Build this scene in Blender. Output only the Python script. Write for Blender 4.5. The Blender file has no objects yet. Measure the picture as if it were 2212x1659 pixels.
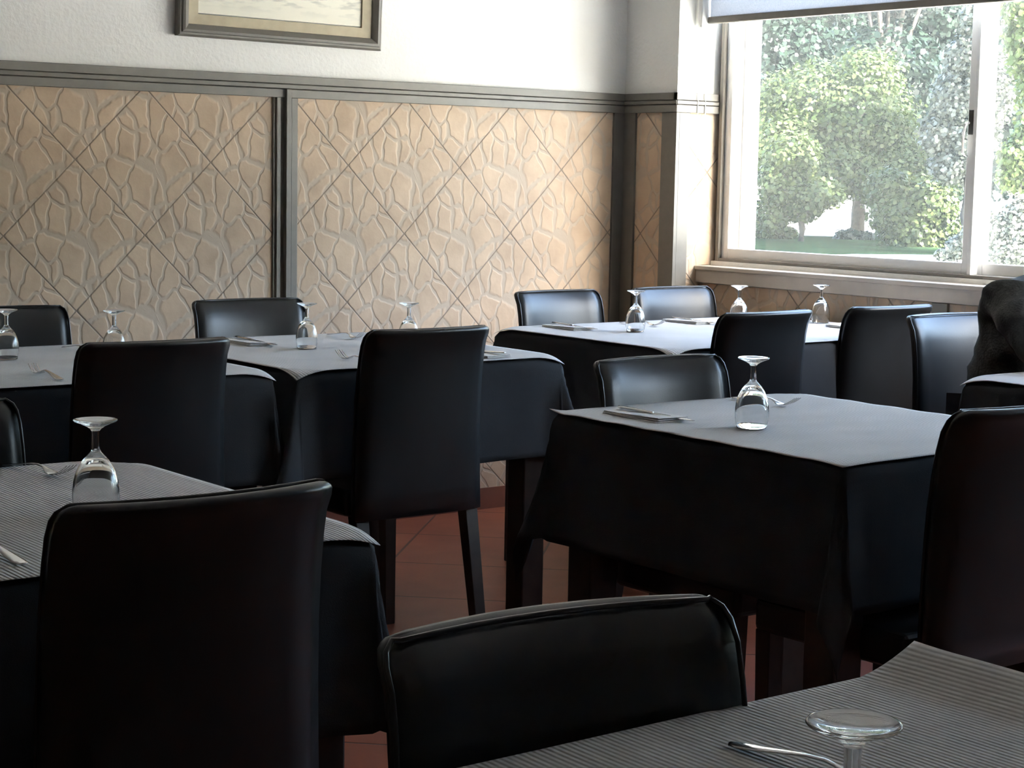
import bpy, bmesh, math, random
import numpy as np
from mathutils import Vector, Matrix, noise

random.seed(7)
PI = math.pi
R = math.radians
sc = bpy.context.scene
COL = sc.collection

# ------------------------------------------------------------------ camera
cam_d = bpy.data.cameras.new('camera')
cam_d.sensor_width = 36.0
cam_d.lens = 3970 / 2212 * 36.0
cam_d.clip_start = 0.05
cam_d.clip_end = 400
cam = bpy.data.objects.new('camera', cam_d)
COL.objects.link(cam)
yaw, pitch, roll = R(52.4), R(-6.53), R(1.08)
fw = Vector((math.cos(yaw) * math.cos(pitch), math.sin(yaw) * math.cos(pitch), math.sin(pitch)))
rt = Vector((math.sin(yaw), -math.cos(yaw), 0))
up = rt.cross(fw)
rt2 = math.cos(roll) * rt + math.sin(roll) * up
up2 = -math.sin(roll) * rt + math.cos(roll) * up
m = Matrix((rt2, up2, -fw)).transposed().to_4x4()
m.translation = Vector((0, -5.40, 1.24))
cam.matrix_world = m
sc.camera = cam

# ------------------------------------------------------------------ world, sun, exposure
SKY_STRENGTH = 0.36
SUN_STRENGTH = 13.0
world = bpy.data.worlds.new('sky')
sc.world = world
world.use_nodes = True
wn = world.node_tree
wn.nodes.clear()
wo = wn.nodes.new('ShaderNodeOutputWorld')
wb = wn.nodes.new('ShaderNodeBackground')
sky = wn.nodes.new('ShaderNodeTexSky')
sky.sky_type = 'NISHITA'
sky.sun_disc = False
sky.sun_elevation = R(38)
sky.sun_rotation = R(170)
sky.air_density = 1.0
sky.dust_density = 2.0
wb.inputs['Strength'].default_value = SKY_STRENGTH
wn.links.new(sky.outputs[0], wb.inputs['Color'])
wn.links.new(wb.outputs[0], wo.inputs['Surface'])

sun_d = bpy.data.lights.new('sun', 'SUN')
sun_d.energy = SUN_STRENGTH
sun_d.angle = R(0.6)
sun_d.color = (1.0, 0.95, 0.86)
sun = bpy.data.objects.new('sun', sun_d)
COL.objects.link(sun)
sun.rotation_euler = Vector((0.07, -0.80, 0.60)).to_track_quat('Z', 'Y').to_euler()

for k, (y0, y1) in enumerate(((-3.10, -0.33), (-4.86, -3.62))):
    pd = bpy.data.lights.new('window_portal', 'AREA')
    pd.shape = 'RECTANGLE'
    pd.size = y1 - y0
    pd.size_y = 1.50
    pd.cycles.is_portal = True
    po = bpy.data.objects.new('window_portal', pd)
    COL.objects.link(po)
    po.matrix_world = Matrix.Translation((5.08, (y0 + y1) / 2, 1.70)) @ Matrix(((0, 0, 1), (-1, 0, 0), (0, -1, 0))).to_4x4()
    # local -Z points to -X (into the room)

sc.view_settings.view_transform = 'Standard'
sc.view_settings.look = 'None'
sc.view_settings.gamma = 1.0
sc.view_settings.exposure = 3.25
sc.view_settings.use_curve_mapping = False
sc.cycles.max_bounces = 12
sc.cycles.diffuse_bounces = 6
sc.cycles.glossy_bounces = 5
sc.cycles.transmission_bounces = 10
sc.cycles.transparent_max_bounces = 16
sc.cycles.caustics_reflective = False
sc.cycles.caustics_refractive = False
sc.cycles.sample_clamp_indirect = 6.0
sc.cycles.use_denoising = True
sc.cycles.denoiser = 'OPENIMAGEDENOISE'

# ------------------------------------------------------------------ materials
def new_mat(name):
    mt = bpy.data.materials.new(name)
    mt.use_nodes = True
    nt = mt.node_tree
    b = nt.nodes['Principled BSDF']
    return mt, nt, b

def L(nt, a, b): nt.links.new(a, b)

def math_node(nt, op, a, b=None, clamp=False):
    n = nt.nodes.new('ShaderNodeMath'); n.operation = op; n.use_clamp = clamp
    for i, v in enumerate((a, b)):
        if v is None: continue
        if isinstance(v, (int, float)): n.inputs[i].default_value = v
        else: nt.links.new(v, n.inputs[i])
    return n.outputs[0]

def ramp(nt, val, stops):
    r = nt.nodes.new('ShaderNodeValToRGB')
    e = r.color_ramp.elements
    while len(e) > 1: e.remove(e[-1])
    e[0].position, e[0].color = stops[0][0], (*stops[0][1], 1)
    for p_, c in stops[1:]:
        q = e.new(p_); q.color = (*c, 1)
    nt.links.new(val, r.inputs[0])
    return r.outputs[0]

def simple(name, col, rough=0.5, metal=0.0, noise_scale=None, noise_amt=0.15, bump=None, bump_scale=80, coord='Object', spec=0.5):
    mt, nt, b = new_mat(name)
    b.inputs['Base Color'].default_value = (*col, 1)
    b.inputs['Roughness'].default_value = rough
    b.inputs['Metallic'].default_value = metal
    b.inputs['Specular IOR Level'].default_value = spec
    tc = nt.nodes.new('ShaderNodeTexCoord')
    if noise_scale:
        n = nt.nodes.new('ShaderNodeTexNoise'); n.inputs['Scale'].default_value = noise_scale
        n.inputs['Detail'].default_value = 4
        L(nt, tc.outputs[coord], n.inputs['Vector'])
        c1 = tuple(v * (1 - noise_amt) for v in col); c2 = tuple(min(1, v * (1 + noise_amt)) for v in col)
        L(nt, ramp(nt, n.outputs['Fac'], [(0.3, c1), (0.7, c2)]), b.inputs['Base Color'])
    if bump:
        n = nt.nodes.new('ShaderNodeTexNoise'); n.inputs['Scale'].default_value = bump_scale
        n.inputs['Detail'].default_value = 3
        L(nt, tc.outputs[coord], n.inputs['Vector'])
        bp = nt.nodes.new('ShaderNodeBump'); bp.inputs['Strength'].default_value = bump
        bp.inputs['Distance'].default_value = 0.002
        L(nt, n.outputs['Fac'], bp.inputs['Height']); L(nt, bp.outputs[0], b.inputs['Normal'])
    return mt

M = {}
M['wall'] = simple('white_plaster', (0.78, 0.77, 0.74), 0.75, bump=0.9, bump_scale=70, noise_scale=3, noise_amt=0.03)
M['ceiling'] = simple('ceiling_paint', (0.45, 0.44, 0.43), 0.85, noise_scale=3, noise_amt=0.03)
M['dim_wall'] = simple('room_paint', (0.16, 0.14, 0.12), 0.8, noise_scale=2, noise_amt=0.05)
M['trim'] = simple('grey_painted_wood', (0.160, 0.148, 0.126), 0.42, noise_scale=30, noise_amt=0.06)
M['leather'] = simple('black_leatherette', (0.016, 0.0165, 0.0175), 0.34, bump=0.06, bump_scale=350, noise_scale=9, noise_amt=0.2, spec=0.45)
M['piping'] = simple('black_piping', (0.02, 0.02, 0.021), 0.28, noise_scale=30)
M['wood'] = simple('dark_wenge_wood', (0.022, 0.014, 0.011), 0.40, noise_scale=25, noise_amt=0.4)
M['cloth'] = simple('black_table_linen', (0.034, 0.036, 0.040), 0.9, bump=0.3, bump_scale=600, noise_scale=6, noise_amt=0.2, spec=0.2)
M['alu'] = simple('painted_aluminium', (0.78, 0.77, 0.74), 0.4, noise_scale=20, noise_amt=0.03)
M['white_plastic'] = simple('white_plastic', (0.8, 0.8, 0.78), 0.4, noise_scale=20, noise_amt=0.02)
M['track'] = simple('brown_grey_track', (0.20, 0.18, 0.155), 0.5, noise_scale=20, noise_amt=0.1)
M['sillm'] = simple('sill_paint', (0.55, 0.49, 0.42), 0.45, noise_scale=12, noise_amt=0.06)
M['steel'] = simple('polished_steel', (0.62, 0.62, 0.62), 0.16, metal=1.0, noise_scale=40, noise_amt=0.05)
M['blackp'] = simple('black_plastic', (0.02, 0.02, 0.02), 0.4, noise_scale=20)
M['napkin'] = simple('white_paper_napkin', (0.74, 0.72, 0.70), 0.9, bump=0.5, bump_scale=300, noise_scale=8, noise_amt=0.03)
M['gold'] = simple('gilt_mount', (0.42, 0.36, 0.24), 0.5, noise_scale=15, noise_amt=0.12)
M['skin'] = simple('skin', (0.55, 0.33, 0.25), 0.5, noise_scale=20, noise_amt=0.06)
M['jacket'] = simple('charcoal_wool_jacket', (0.048, 0.050, 0.048), 0.95, bump=1.0, bump_scale=160, noise_scale=14, noise_amt=0.5)
M['trousers'] = simple('dark_trousers', (0.02, 0.022, 0.03), 0.9, noise_scale=20)
M['hair'] = simple('dark_hair', (0.03, 0.022, 0.018), 0.5, noise_scale=60, noise_amt=0.4)
M['skirting'] = simple('skirting_tile', (0.20, 0.085, 0.06), 0.4, noise_scale=9, noise_amt=0.15)
M['bark'] = simple('bark', (0.055, 0.045, 0.035), 0.9, noise_scale=12, noise_amt=0.4)
M['ext'] = simple('white_exterior_render', (0.85, 0.85, 0.83), 0.8, noise_scale=6, noise_amt=0.03)
M['pave'] = simple('pale_paving', (0.70, 0.68, 0.64), 0.9, noise_scale=0.8, noise_amt=0.12, coord='Object')
M['park_wall'] = simple('pale_park_wall', (0.7, 0.68, 0.64), 0.9, noise_scale=2, noise_amt=0.08)
M['green_paint'] = simple('bench_slats', (0.30, 0.29, 0.27), 0.6, noise_scale=10)
M['lawn'] = simple('shaded_lawn', (0.018, 0.032, 0.014), 0.95, noise_scale=1.5, noise_amt=0.4, spec=0.0)

# paper with fine ribs
def paper_mat():
    mt, nt, b = new_mat('ribbed_paper')
    b.inputs['Roughness'].default_value = 0.85
    b.inputs['Specular IOR Level'].default_value = 0.25
    tc = nt.nodes.new('ShaderNodeTexCoord')
    sp = nt.nodes.new('ShaderNodeSeparateXYZ'); L(nt, tc.outputs['Object'], sp.inputs[0])
    n = nt.nodes.new('ShaderNodeTexNoise'); n.inputs['Scale'].default_value = 3.0
    L(nt, tc.outputs['Object'], n.inputs['Vector'])
    sh = math_node(nt, 'MULTIPLY', n.outputs['Fac'], 0.010)
    xx = math_node(nt, 'ADD', sp.outputs['X'], sh)
    s = math_node(nt, 'SINE', math_node(nt, 'MULTIPLY', xx, 2 * PI / 0.0068))
    s2 = math_node(nt, 'SINE', math_node(nt, 'MULTIPLY', sp.outputs['Y'], 2 * PI / 0.006))
    hgt = math_node(nt, 'ADD', math_node(nt, 'MULTIPLY', s, 1.0), math_node(nt, 'MULTIPLY', s2, 0.22))
    bp = nt.nodes.new('ShaderNodeBump'); bp.inputs['Strength'].default_value = 0.55
    bp.inputs['Distance'].default_value = 0.0016
    L(nt, hgt, bp.inputs['Height']); L(nt, bp.outputs[0], b.inputs['Normal'])
    n2 = nt.nodes.new('ShaderNodeTexNoise'); n2.inputs['Scale'].default_value = 7
    L(nt, tc.outputs['Object'], n2.inputs['Vector'])
    L(nt, ramp(nt, n2.outputs['Fac'], [(0.3, (0.60, 0.59, 0.59)), (0.7, (0.66, 0.65, 0.65))]), b.inputs['Base Color'])
    return mt
M['paper'] = paper_mat()

# glass
def glass_mat():
    mt = bpy.data.materials.new('drinking_glass'); mt.use_nodes = True
    nt = mt.node_tree; nt.nodes.clear()
    o = nt.nodes.new('ShaderNodeOutputMaterial')
    g = nt.nodes.new('ShaderNodeBsdfGlass'); g.inputs['IOR'].default_value = 1.47
    g.inputs['Roughness'].default_value = 0.0; g.inputs['Color'].default_value = (0.98, 0.985, 0.985, 1)
    L(nt, g.outputs[0], o.inputs[0])
    return mt
M['glass'] = glass_mat()

def pane_mat():
    mt = bpy.data.materials.new('window_glass'); mt.use_nodes = True
    nt = mt.node_tree; nt.nodes.clear()
    o = nt.nodes.new('ShaderNodeOutputMaterial')
    t = nt.nodes.new('ShaderNodeBsdfTransparent'); t.inputs[0].default_value = (0.93, 0.95, 0.94, 1)
    g = nt.nodes.new('ShaderNodeBsdfGlossy'); g.inputs['Roughness'].default_value = 0.02
    d = nt.nodes.new('ShaderNodeBsdfTranslucent'); d.inputs[0].default_value = (0.95, 1.0, 0.97, 1)
    lw = nt.nodes.new('ShaderNodeLayerWeight'); lw.inputs[0].default_value = 0.5
    frv = math_node(nt, 'ADD', math_node(nt, 'MULTIPLY', math_node(nt, 'POWER', lw.outputs['Facing'], 5.0), 0.9), 0.035)
    m0 = nt.nodes.new('ShaderNodeMixShader'); m0.inputs[0].default_value = 0.010
    L(nt, t.outputs[0], m0.inputs[1]); L(nt, d.outputs[0], m0.inputs[2])
    m1 = nt.nodes.new('ShaderNodeMixShader')
    L(nt, frv, m1.inputs[0]); L(nt, m0.outputs[0], m1.inputs[1]); L(nt, g.outputs[0], m1.inputs[2])
    L(nt, m1.outputs[0], o.inputs[0])
    return mt
M['pane'] = pane_mat()

def fabric_blind():
    mt = bpy.data.materials.new('roller_blind_fabric'); mt.use_nodes = True
    nt = mt.node_tree; nt.nodes.clear()
    o = nt.nodes.new('ShaderNodeOutputMaterial')
    d = nt.nodes.new('ShaderNodeBsdfDiffuse'); t = nt.nodes.new('ShaderNodeBsdfTranslucent')
    tc = nt.nodes.new('ShaderNodeTexCoord'); w = nt.nodes.new('ShaderNodeTexNoise'); w.inputs['Scale'].default_value = 250
    L(nt, tc.outputs['Object'], w.inputs['Vector'])
    c = ramp(nt, w.outputs['Fac'], [(0.3, (0.62, 0.66, 0.72)), (0.7, (0.74, 0.77, 0.82))])
    L(nt, c, d.inputs[0]); L(nt, c, t.inputs[0])
    mx = nt.nodes.new('ShaderNodeMixShader'); mx.inputs[0].default_value = 0.28
    L(nt, d.outputs[0], mx.inputs[1]); L(nt, t.outputs[0], mx.inputs[2]); L(nt, mx.outputs[0], o.inputs[0])
    return mt
M['blind'] = fabric_blind()

# crazy-paving wall tiles laid diagonally (UV in metres)
def wall_tile(name, u0, v0, diag=0.4716):
    mt, nt, b = new_mat(name)
    b.inputs['Roughness'].default_value = 0.5
    b.inputs['Specular IOR Level'].default_value = 0.12
    uv = nt.nodes.new('ShaderNodeUVMap')
    sp = nt.nodes.new('ShaderNodeSeparateXYZ'); L(nt, uv.outputs[0], sp.inputs[0])
    u = math_node(nt, 'SUBTRACT', sp.outputs['X'], u0); v = math_node(nt, 'SUBTRACT', sp.outputs['Y'], v0)
    a = math_node(nt, 'DIVIDE', math_node(nt, 'ADD', u, v), diag)
    c = math_node(nt, 'DIVIDE', math_node(nt, 'SUBTRACT', v, u), diag)
    fa = math_node(nt, 'FRACT', a); fc = math_node(nt, 'FRACT', c)
    ea = math_node(nt, 'MINIMUM', fa, math_node(nt, 'SUBTRACT', 1.0, fa))
    ec = math_node(nt, 'MINIMUM', fc, math_node(nt, 'SUBTRACT', 1.0, fc))
    e = math_node(nt, 'MINIMUM', ea, ec)
    lu = math_node(nt, 'SUBTRACT', fa, fc); lv = math_node(nt, 'ADD', fa, fc)
    cm = nt.nodes.new('ShaderNodeCombineXYZ')
    L(nt, math_node(nt, 'ADD', lu, 3.73), cm.inputs[0]); L(nt, math_node(nt, 'ADD', math_node(nt, 'MULTIPLY', lv, 0.70), 1.31), cm.inputs[1])
    nz = nt.nodes.new('ShaderNodeTexNoise'); nz.inputs['Scale'].default_value = 3.2; nz.inputs['Detail'].default_value = 2
    L(nt, cm.outputs[0], nz.inputs['Vector'])
    vm = nt.nodes.new('ShaderNodeVectorMath'); vm.operation = 'MULTIPLY_ADD'
    L(nt, nz.outputs['Color'], vm.inputs[0]); vm.inputs[1].default_value = (0.22, 0.22, 0); L(nt, cm.outputs[0], vm.inputs[2])
    vo = nt.nodes.new('ShaderNodeTexVoronoi'); vo.feature = 'DISTANCE_TO_EDGE'; vo.inputs['Scale'].default_value = 3.3
    vo.inputs['Randomness'].default_value = 0.95
    L(nt, vm.outputs[0], vo.inputs['Vector'])
    # smooth stone mask: 0 in the vein, 1 on the stone
    mr = nt.nodes.new('ShaderNodeMapRange'); mr.interpolation_type = 'SMOOTHSTEP'
    L(nt, vo.outputs['Distance'], mr.inputs['Value'])
    mr.inputs['From Min'].default_value = 0.03; mr.inputs['From Max'].default_value = 0.105
    stone = mr.outputs[0]
    gr = nt.nodes.new('ShaderNodeMapRange'); gr.interpolation_type = 'SMOOTHSTEP'
    L(nt, e, gr.inputs['Value']); gr.inputs['From Min'].default_value = 0.003; gr.inputs['From Max'].default_value = 0.010
    n2 = nt.nodes.new('ShaderNodeTexNoise'); n2.inputs['Scale'].default_value = 9; n2.inputs['Detail'].default_value = 5
    L(nt, uv.outputs[0], n2.inputs['Vector'])
    sc_ = ramp(nt, n2.outputs['Fac'], [(0.25, (0.45, 0.335, 0.24)), (0.75, (0.62, 0.475, 0.345))])
    mx = nt.nodes.new('ShaderNodeMix'); mx.data_type = 'RGBA'
    L(nt, stone, mx.inputs['Factor']); mx.inputs[6].default_value = (0.48, 0.395, 0.31, 1); L(nt, sc_, mx.inputs[7])
    mg = nt.nodes.new('ShaderNodeMix'); mg.data_type = 'RGBA'
    L(nt, gr.outputs[0], mg.inputs['Factor']); mg.inputs[6].default_value = (0.29, 0.235, 0.185, 1); L(nt, mx.outputs[2], mg.inputs[7])
    L(nt, mg.outputs[2], b.inputs['Base Color'])
    n3 = nt.nodes.new('ShaderNodeTexNoise'); n3.inputs['Scale'].default_value = 45; n3.inputs['Detail'].default_value = 4
    L(nt, uv.outputs[0], n3.inputs['Vector'])
    h = math_node(nt, 'ADD', math_node(nt, 'ADD', math_node(nt, 'MULTIPLY', stone, 1.0), math_node(nt, 'MULTIPLY', gr.outputs[0], 0.9)),
                  math_node(nt, 'MULTIPLY', n3.outputs['Fac'], 0.35))
    bp = nt.nodes.new('ShaderNodeBump'); bp.inputs['Strength'].default_value = 0.8; bp.inputs['Distance'].default_value = 0.0022
    L(nt, h, bp.inputs['Height']); L(nt, bp.outputs[0], b.inputs['Normal'])
    return mt
M['tile_right'] = wall_tile('crazy_paving_tile', 3.424, 1.2575)
M['tile_left'] = wall_tile('crazy_paving_tile_left', 2.4227, 1.2575)
M['tile_side'] = wall_tile('crazy_paving_tile_side', 0.12, 1.2575)

def floor_mat():
    mt, nt, b = new_mat('terracotta_floor_tile')
    geo = nt.nodes.new('ShaderNodeNewGeometry')
    sp = nt.nodes.new('ShaderNodeSeparateXYZ'); L(nt, geo.outputs['Position'], sp.inputs[0])
    k = 0.656
    a = math_node(nt, 'DIVIDE', math_node(nt, 'ADD', sp.outputs['X'], sp.outputs['Y']), k)
    c = math_node(nt, 'DIVIDE', math_node(nt, 'SUBTRACT', math_node(nt, 'SUBTRACT', sp.outputs['X'], sp.outputs['Y']), 3.82), k)
    fa = math_node(nt, 'FRACT', a); fc = math_node(nt, 'FRACT', c)
    ea = math_node(nt, 'MINIMUM', fa, math_node(nt, 'SUBTRACT', 1.0, fa))
    ec = math_node(nt, 'MINIMUM', fc, math_node(nt, 'SUBTRACT', 1.0, fc))
    e = math_node(nt, 'MINIMUM', ea, ec)
    gr = nt.nodes.new('ShaderNodeMapRange'); gr.interpolation_type = 'SMOOTHSTEP'
    L(nt, e, gr.inputs['Value']); gr.inputs['From Min'].default_value = 0.004; gr.inputs['From Max'].default_value = 0.011
    n2 = nt.nodes.new('ShaderNodeTexNoise'); n2.inputs['Scale'].default_value = 4; n2.inputs['Detail'].default_value = 6
    L(nt, geo.outputs['Position'], n2.inputs['Vector'])
    colr = ramp(nt, n2.outputs['Fac'], [(0.3, (0.25, 0.075, 0.040)), (0.7, (0.37, 0.12, 0.065))])
    mg = nt.nodes.new('ShaderNodeMix'); mg.data_type = 'RGBA'
    L(nt, gr.outputs[0], mg.inputs['Factor']); mg.inputs[6].default_value = (0.09, 0.045, 0.035, 1); L(nt, colr, mg.inputs[7])
    L(nt, mg.outputs[2], b.inputs['Base Color'])
    b.inputs['Roughness'].default_value = 0.42; b.inputs['Specular IOR Level'].default_value = 0.3
    bp = nt.nodes.new('ShaderNodeBump'); bp.inputs['Strength'].default_value = 0.6; bp.inputs['Distance'].default_value = 0.002
    L(nt, math_node(nt, 'ADD', gr.outputs[0], math_node(nt, 'MULTIPLY', n2.outputs['Fac'], 0.3)), bp.inputs['Height']); L(nt, bp.outputs[0], b.inputs['Normal'])
    return mt
M['floor'] = floor_mat()

def print_mat():
    # faint ink landscape in the picture
    mt, nt, b = new_mat('faded_print')
    b.inputs['Roughness'].default_value = 0.35
    uv = nt.nodes.new('ShaderNodeUVMap')
    mp = nt.nodes.new('ShaderNodeMapping'); mp.inputs['Scale'].default_value = (5, 22, 1); L(nt, uv.outputs[0], mp.inputs[0])
    n = nt.nodes.new('ShaderNodeTexNoise'); n.inputs['Scale'].default_value = 2.6; n.inputs['Detail'].default_value = 6
    L(nt, mp.outputs[0], n.inputs['Vector'])
    sp = nt.nodes.new('ShaderNodeSeparateXYZ'); L(nt, uv.outputs[0], sp.inputs[0])
    hi = nt.nodes.new('ShaderNodeMapRange'); L(nt, sp.outputs['Y'], hi.inputs['Value'])
    hi.inputs['From Min'].default_value = 1.742; hi.inputs['From Max'].default_value = 1.80
    ink = math_node(nt, 'MULTIPLY', hi.outputs[0], ramp(nt, n.outputs['Fac'], [(0.50, (0, 0, 0)), (0.62, (1, 1, 1))]))
    mx = nt.nodes.new('ShaderNodeMix'); mx.data_type = 'RGBA'
    L(nt, math_node(nt, 'MULTIPLY', ink, 0.6), mx.inputs['Factor']); mx.inputs[6].default_value = (0.68, 0.65, 0.54, 1); mx.inputs[7].default_value = (0.33, 0.33, 0.30, 1)
    L(nt, mx.outputs[2], b.inputs['Base Color'])
    return mt
M['print'] = print_mat()

def leaf_mat(name, c1, c2, trans=0.35):
    mt = bpy.data.materials.new(name); mt.use_nodes = True
    nt = mt.node_tree; nt.nodes.clear()
    o = nt.nodes.new('ShaderNodeOutputMaterial')
    g = nt.nodes.new('ShaderNodeNewGeometry')
    c = ramp(nt, g.outputs['Random Per Island'], [(0.0, c1), (1.0, c2)])
    b = nt.nodes.new('ShaderNodeBsdfPrincipled'); b.inputs['Roughness'].default_value = 0.4; b.inputs['Specular IOR Level'].default_value = 0.22
    t = nt.nodes.new('ShaderNodeBsdfTranslucent')
    L(nt, c, b.inputs['Base Color']); L(nt, c, t.inputs[0])
    mx = nt.nodes.new('ShaderNodeMixShader'); mx.inputs[0].default_value = trans
    L(nt, b.outputs[0], mx.inputs[1]); L(nt, t.outputs[0], mx.inputs[2]); L(nt, mx.outputs[0], o.inputs[0])
    return mt
M['leaf_mid'] = leaf_mat('leaves_mid_green', (0.022, 0.036, 0.010), (0.062, 0.078, 0.026))
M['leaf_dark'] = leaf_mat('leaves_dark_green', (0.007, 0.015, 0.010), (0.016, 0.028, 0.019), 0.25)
M['leaf_lime'] = leaf_mat('leaves_lime_green', (0.030, 0.050, 0.010), (0.070, 0.095, 0.024))
M['leaf_pale'] = leaf_mat('leaves_pale_green', (0.030, 0.036, 0.022), (0.12, 0.125, 0.105), 0.2)

# ------------------------------------------------------------------ helpers
def tag(o, label=None, cat=None, group=None, kind=None):
    if label: o['label'] = label
    if cat: o['category'] = cat
    if group: o['group'] = group
    if kind: o['kind'] = kind
    return o

def empty(name, loc, label, cat, group=None, rz=0.0):
    o = bpy.data.objects.new(name, None); COL.objects.link(o)
    o.empty_display_size = 0.1
    o.location = loc; o.rotation_euler = (0, 0, rz)
    return tag(o, label, cat, group)

def box_uv(me):
    uvl = me.uv_layers.new(name='UVMap')
    for p in me.polygons:
        n = p.normal
        ax = max(range(3), key=lambda i: abs(n[i]))
        for li in p.loop_indices:
            co = me.vertices[me.loops[li].vertex_index].co
            if ax == 0: uvl.data[li].uv = (co.y, co.z)
            elif ax == 1: uvl.data[li].uv = (co.x, co.z)
            else: uvl.data[li].uv = (co.x, co.y)

def mk(name, bm, mat, parent=None, smooth=False, bevel=0.0, uv=False, seg=2):
    me = bpy.data.meshes.new(name)
    bmesh.ops.recalc_face_normals(bm, faces=bm.faces[:])
    bm.to_mesh(me); bm.free()
    me.materials.append(M[mat])
    if uv: box_uv(me)
    if smooth:
        for p in me.polygons: p.use_smooth = True
    o = bpy.data.objects.new(name, me); COL.objects.link(o)
    if parent is not None: o.parent = parent
    if bevel:
        md = o.modifiers.new('bevel', 'BEVEL'); md.width = bevel; md.segments = seg; md.limit_method = 'ANGLE'
    return o

def bx(bm, x0, x1, y0, y1, z0, z1):
    vs = [bm.verts.new((x, y, z)) for x in (x0, x1) for y in (y0, y1) for z in (z0, z1)]
    for f in ((0, 1, 3, 2), (4, 6, 7, 5), (0, 4, 5, 1), (2, 3, 7, 6), (0, 2, 6, 4), (1, 5, 7, 3)):
        bm.faces.new([vs[i] for i in f])
    return vs

def box(name, mat, dims, parent=None, bevel=0.0, uv=False, kind=None):
    bm = bmesh.new(); bx(bm, *dims)
    o = mk(name, bm, mat, parent, bevel=bevel, uv=uv)
    if kind: o['kind'] = kind
    return o

def loft(bm, rings, closed=True, cap0=True, cap1=True):
    vr = [[bm.verts.new(p) for p in r] for r in rings]
    n = len(vr[0])
    for a, b in zip(vr, vr[1:]):
        for i in range(n if closed else n - 1):
            j = (i + 1) % n
            bm.faces.new((a[i], a[j], b[j], b[i]))
    if cap0 and closed: bm.faces.new(vr[0][::-1])
    if cap1 and closed: bm.faces.new(vr[-1])
    return vr

def tube(bm, pts, r, n=8):
    rings = []
    pts = [Vector(p) for p in pts]
    for i, p in enumerate(pts):
        t = (pts[min(i + 1, len(pts) - 1)] - pts[max(i - 1, 0)]).normalized()
        a = t.cross(Vector((0, 0, 1)))
        if a.length < 1e-3: a = t.cross(Vector((0, 1, 0)))
        a.normalize(); b = t.cross(a)
        rr = r[i] if isinstance(r, (list, tuple)) else r
        rings.append([p + rr * (math.cos(2 * PI * k / n) * a + math.sin(2 * PI * k / n) * b) for k in range(n)])
    loft(bm, rings)

def lathe(bm, prof, n=40):
    rings = []
    for r, z in prof:
        rings.append([(r * math.cos(2 * PI * k / n), r * math.sin(2 * PI * k / n), z) for k in range(n)])
    return rings

def copy_thing(root, loc, rz=None, **props):
    r = root.copy(); COL.objects.link(r); r.location = loc
    if rz is not None: r.rotation_euler = (0, 0, rz)
    for k_, v_ in props.items(): r[k_] = v_
    for ch in root.children:
        c = ch.copy(); COL.objects.link(c); c.parent = r
        for g in ch.children:
            d = g.copy(); COL.objects.link(d); d.parent = c
    return r

# ------------------------------------------------------------------ room shell
XB, XW, YS = 4.68, 4.89, -0.296      # pillar face, window plane, pillar side
X0, Y0, H = -3.0, -8.0, 2.75
bm = bmesh.new()
vs = [bm.verts.new(p) for p in ((X0, Y0, 0), (5.2, Y0, 0), (5.2, 0.1, 0), (X0, 0.1, 0))]
bm.faces.new(vs)
bx(bm, X0, 5.2, Y0, 0.1, -0.3, -0.001)
fl = mk('floor', bm, 'floor'); fl['kind'] = 'structure'
box('ceiling', 'ceiling', (X0 - 0.1, 5.2, Y0 - 0.1, 0.1, H, H + 0.2), kind='structure')
wback = box('wall_back', 'wall', (X0, 5.2, 0.0, 0.2, 0.0, H), kind='structure')
box('tile_panel', 'tile_left', (X0, 3.13, -0.006, 0.0, 0.08, 1.4775), wback, uv=True)
box('tile_panel', 'tile_right', (3.215, 4.62, -0.006, 0.0, 0.08, 1.4775), wback, uv=True)
box('wall_left', 'dim_wall', (X0 - 0.2, X0, Y0, 0.2, 0.0, H), kind='structure')
box('wall_front', 'dim_wall', (X0, 5.2, Y0 - 0.2, Y0, 0.0, H), kind='structure')
# window wall: pillar, wall below, above, between
bm = bmesh.new()
bx(bm, XB, 5.04, YS, 0.0, 0.0, H)
pil = mk('wall_right_corner_pillar', bm, 'wall'); pil.name = 'wall_corner'; pil['kind'] = 'structure'
bm = bmesh.new()
bx(bm, 4.815, 5.04, -3.25, YS, 0.0, 0.86)
bx(bm, 4.87, 5.04, -3.25, YS, 0.86, 0.925)
bx(bm, XW, 5.04, -3.25, YS, 2.36, H)
bx(bm, XB, 5.04, -3.6, -3.25, 0.0, H)
bx(bm, 4.815, 5.04, -4.88, -3.6, 0.0, 0.92)
bx(bm, XW, 5.04, -4.88, -3.6, 2.36, H)
bx(bm, XB, 5.04, Y0, -4.88, 0.0, H)
wr = mk('wall_right', bm, 'wall'); wr['kind'] = 'structure'
# tile facings around the window
box('tile_panel', 'tile_side', (XB - 0.006, XB, -0.235, -0.075, 0.0, 1.4775), pil, uv=True)
box('tile_panel', 'tile_side', (XB + 0.055, 4.815, YS - 0.006, YS, 0.0, 1.4775), pil, uv=True)
box('tile_panel', 'tile_side', (4.814, XW, YS - 0.0055, YS, 0.91, 1.4775), pil, uv=True)
box('tile_panel', 'tile_side', (4.809, 4.815, -3.25, YS - 0.006, 0.0, 0.842), wr, uv=True)
box('tile_panel', 'tile_side', (4.809, 4.815, -4.88, -3.6, 0.0, 0.85), wr, uv=True)
# exterior reveal, white in the sun
box('exterior_reveal', 'ext', (4.985, 5.045, -0.36, YS, 0.0, 2.45), pil)

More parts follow.
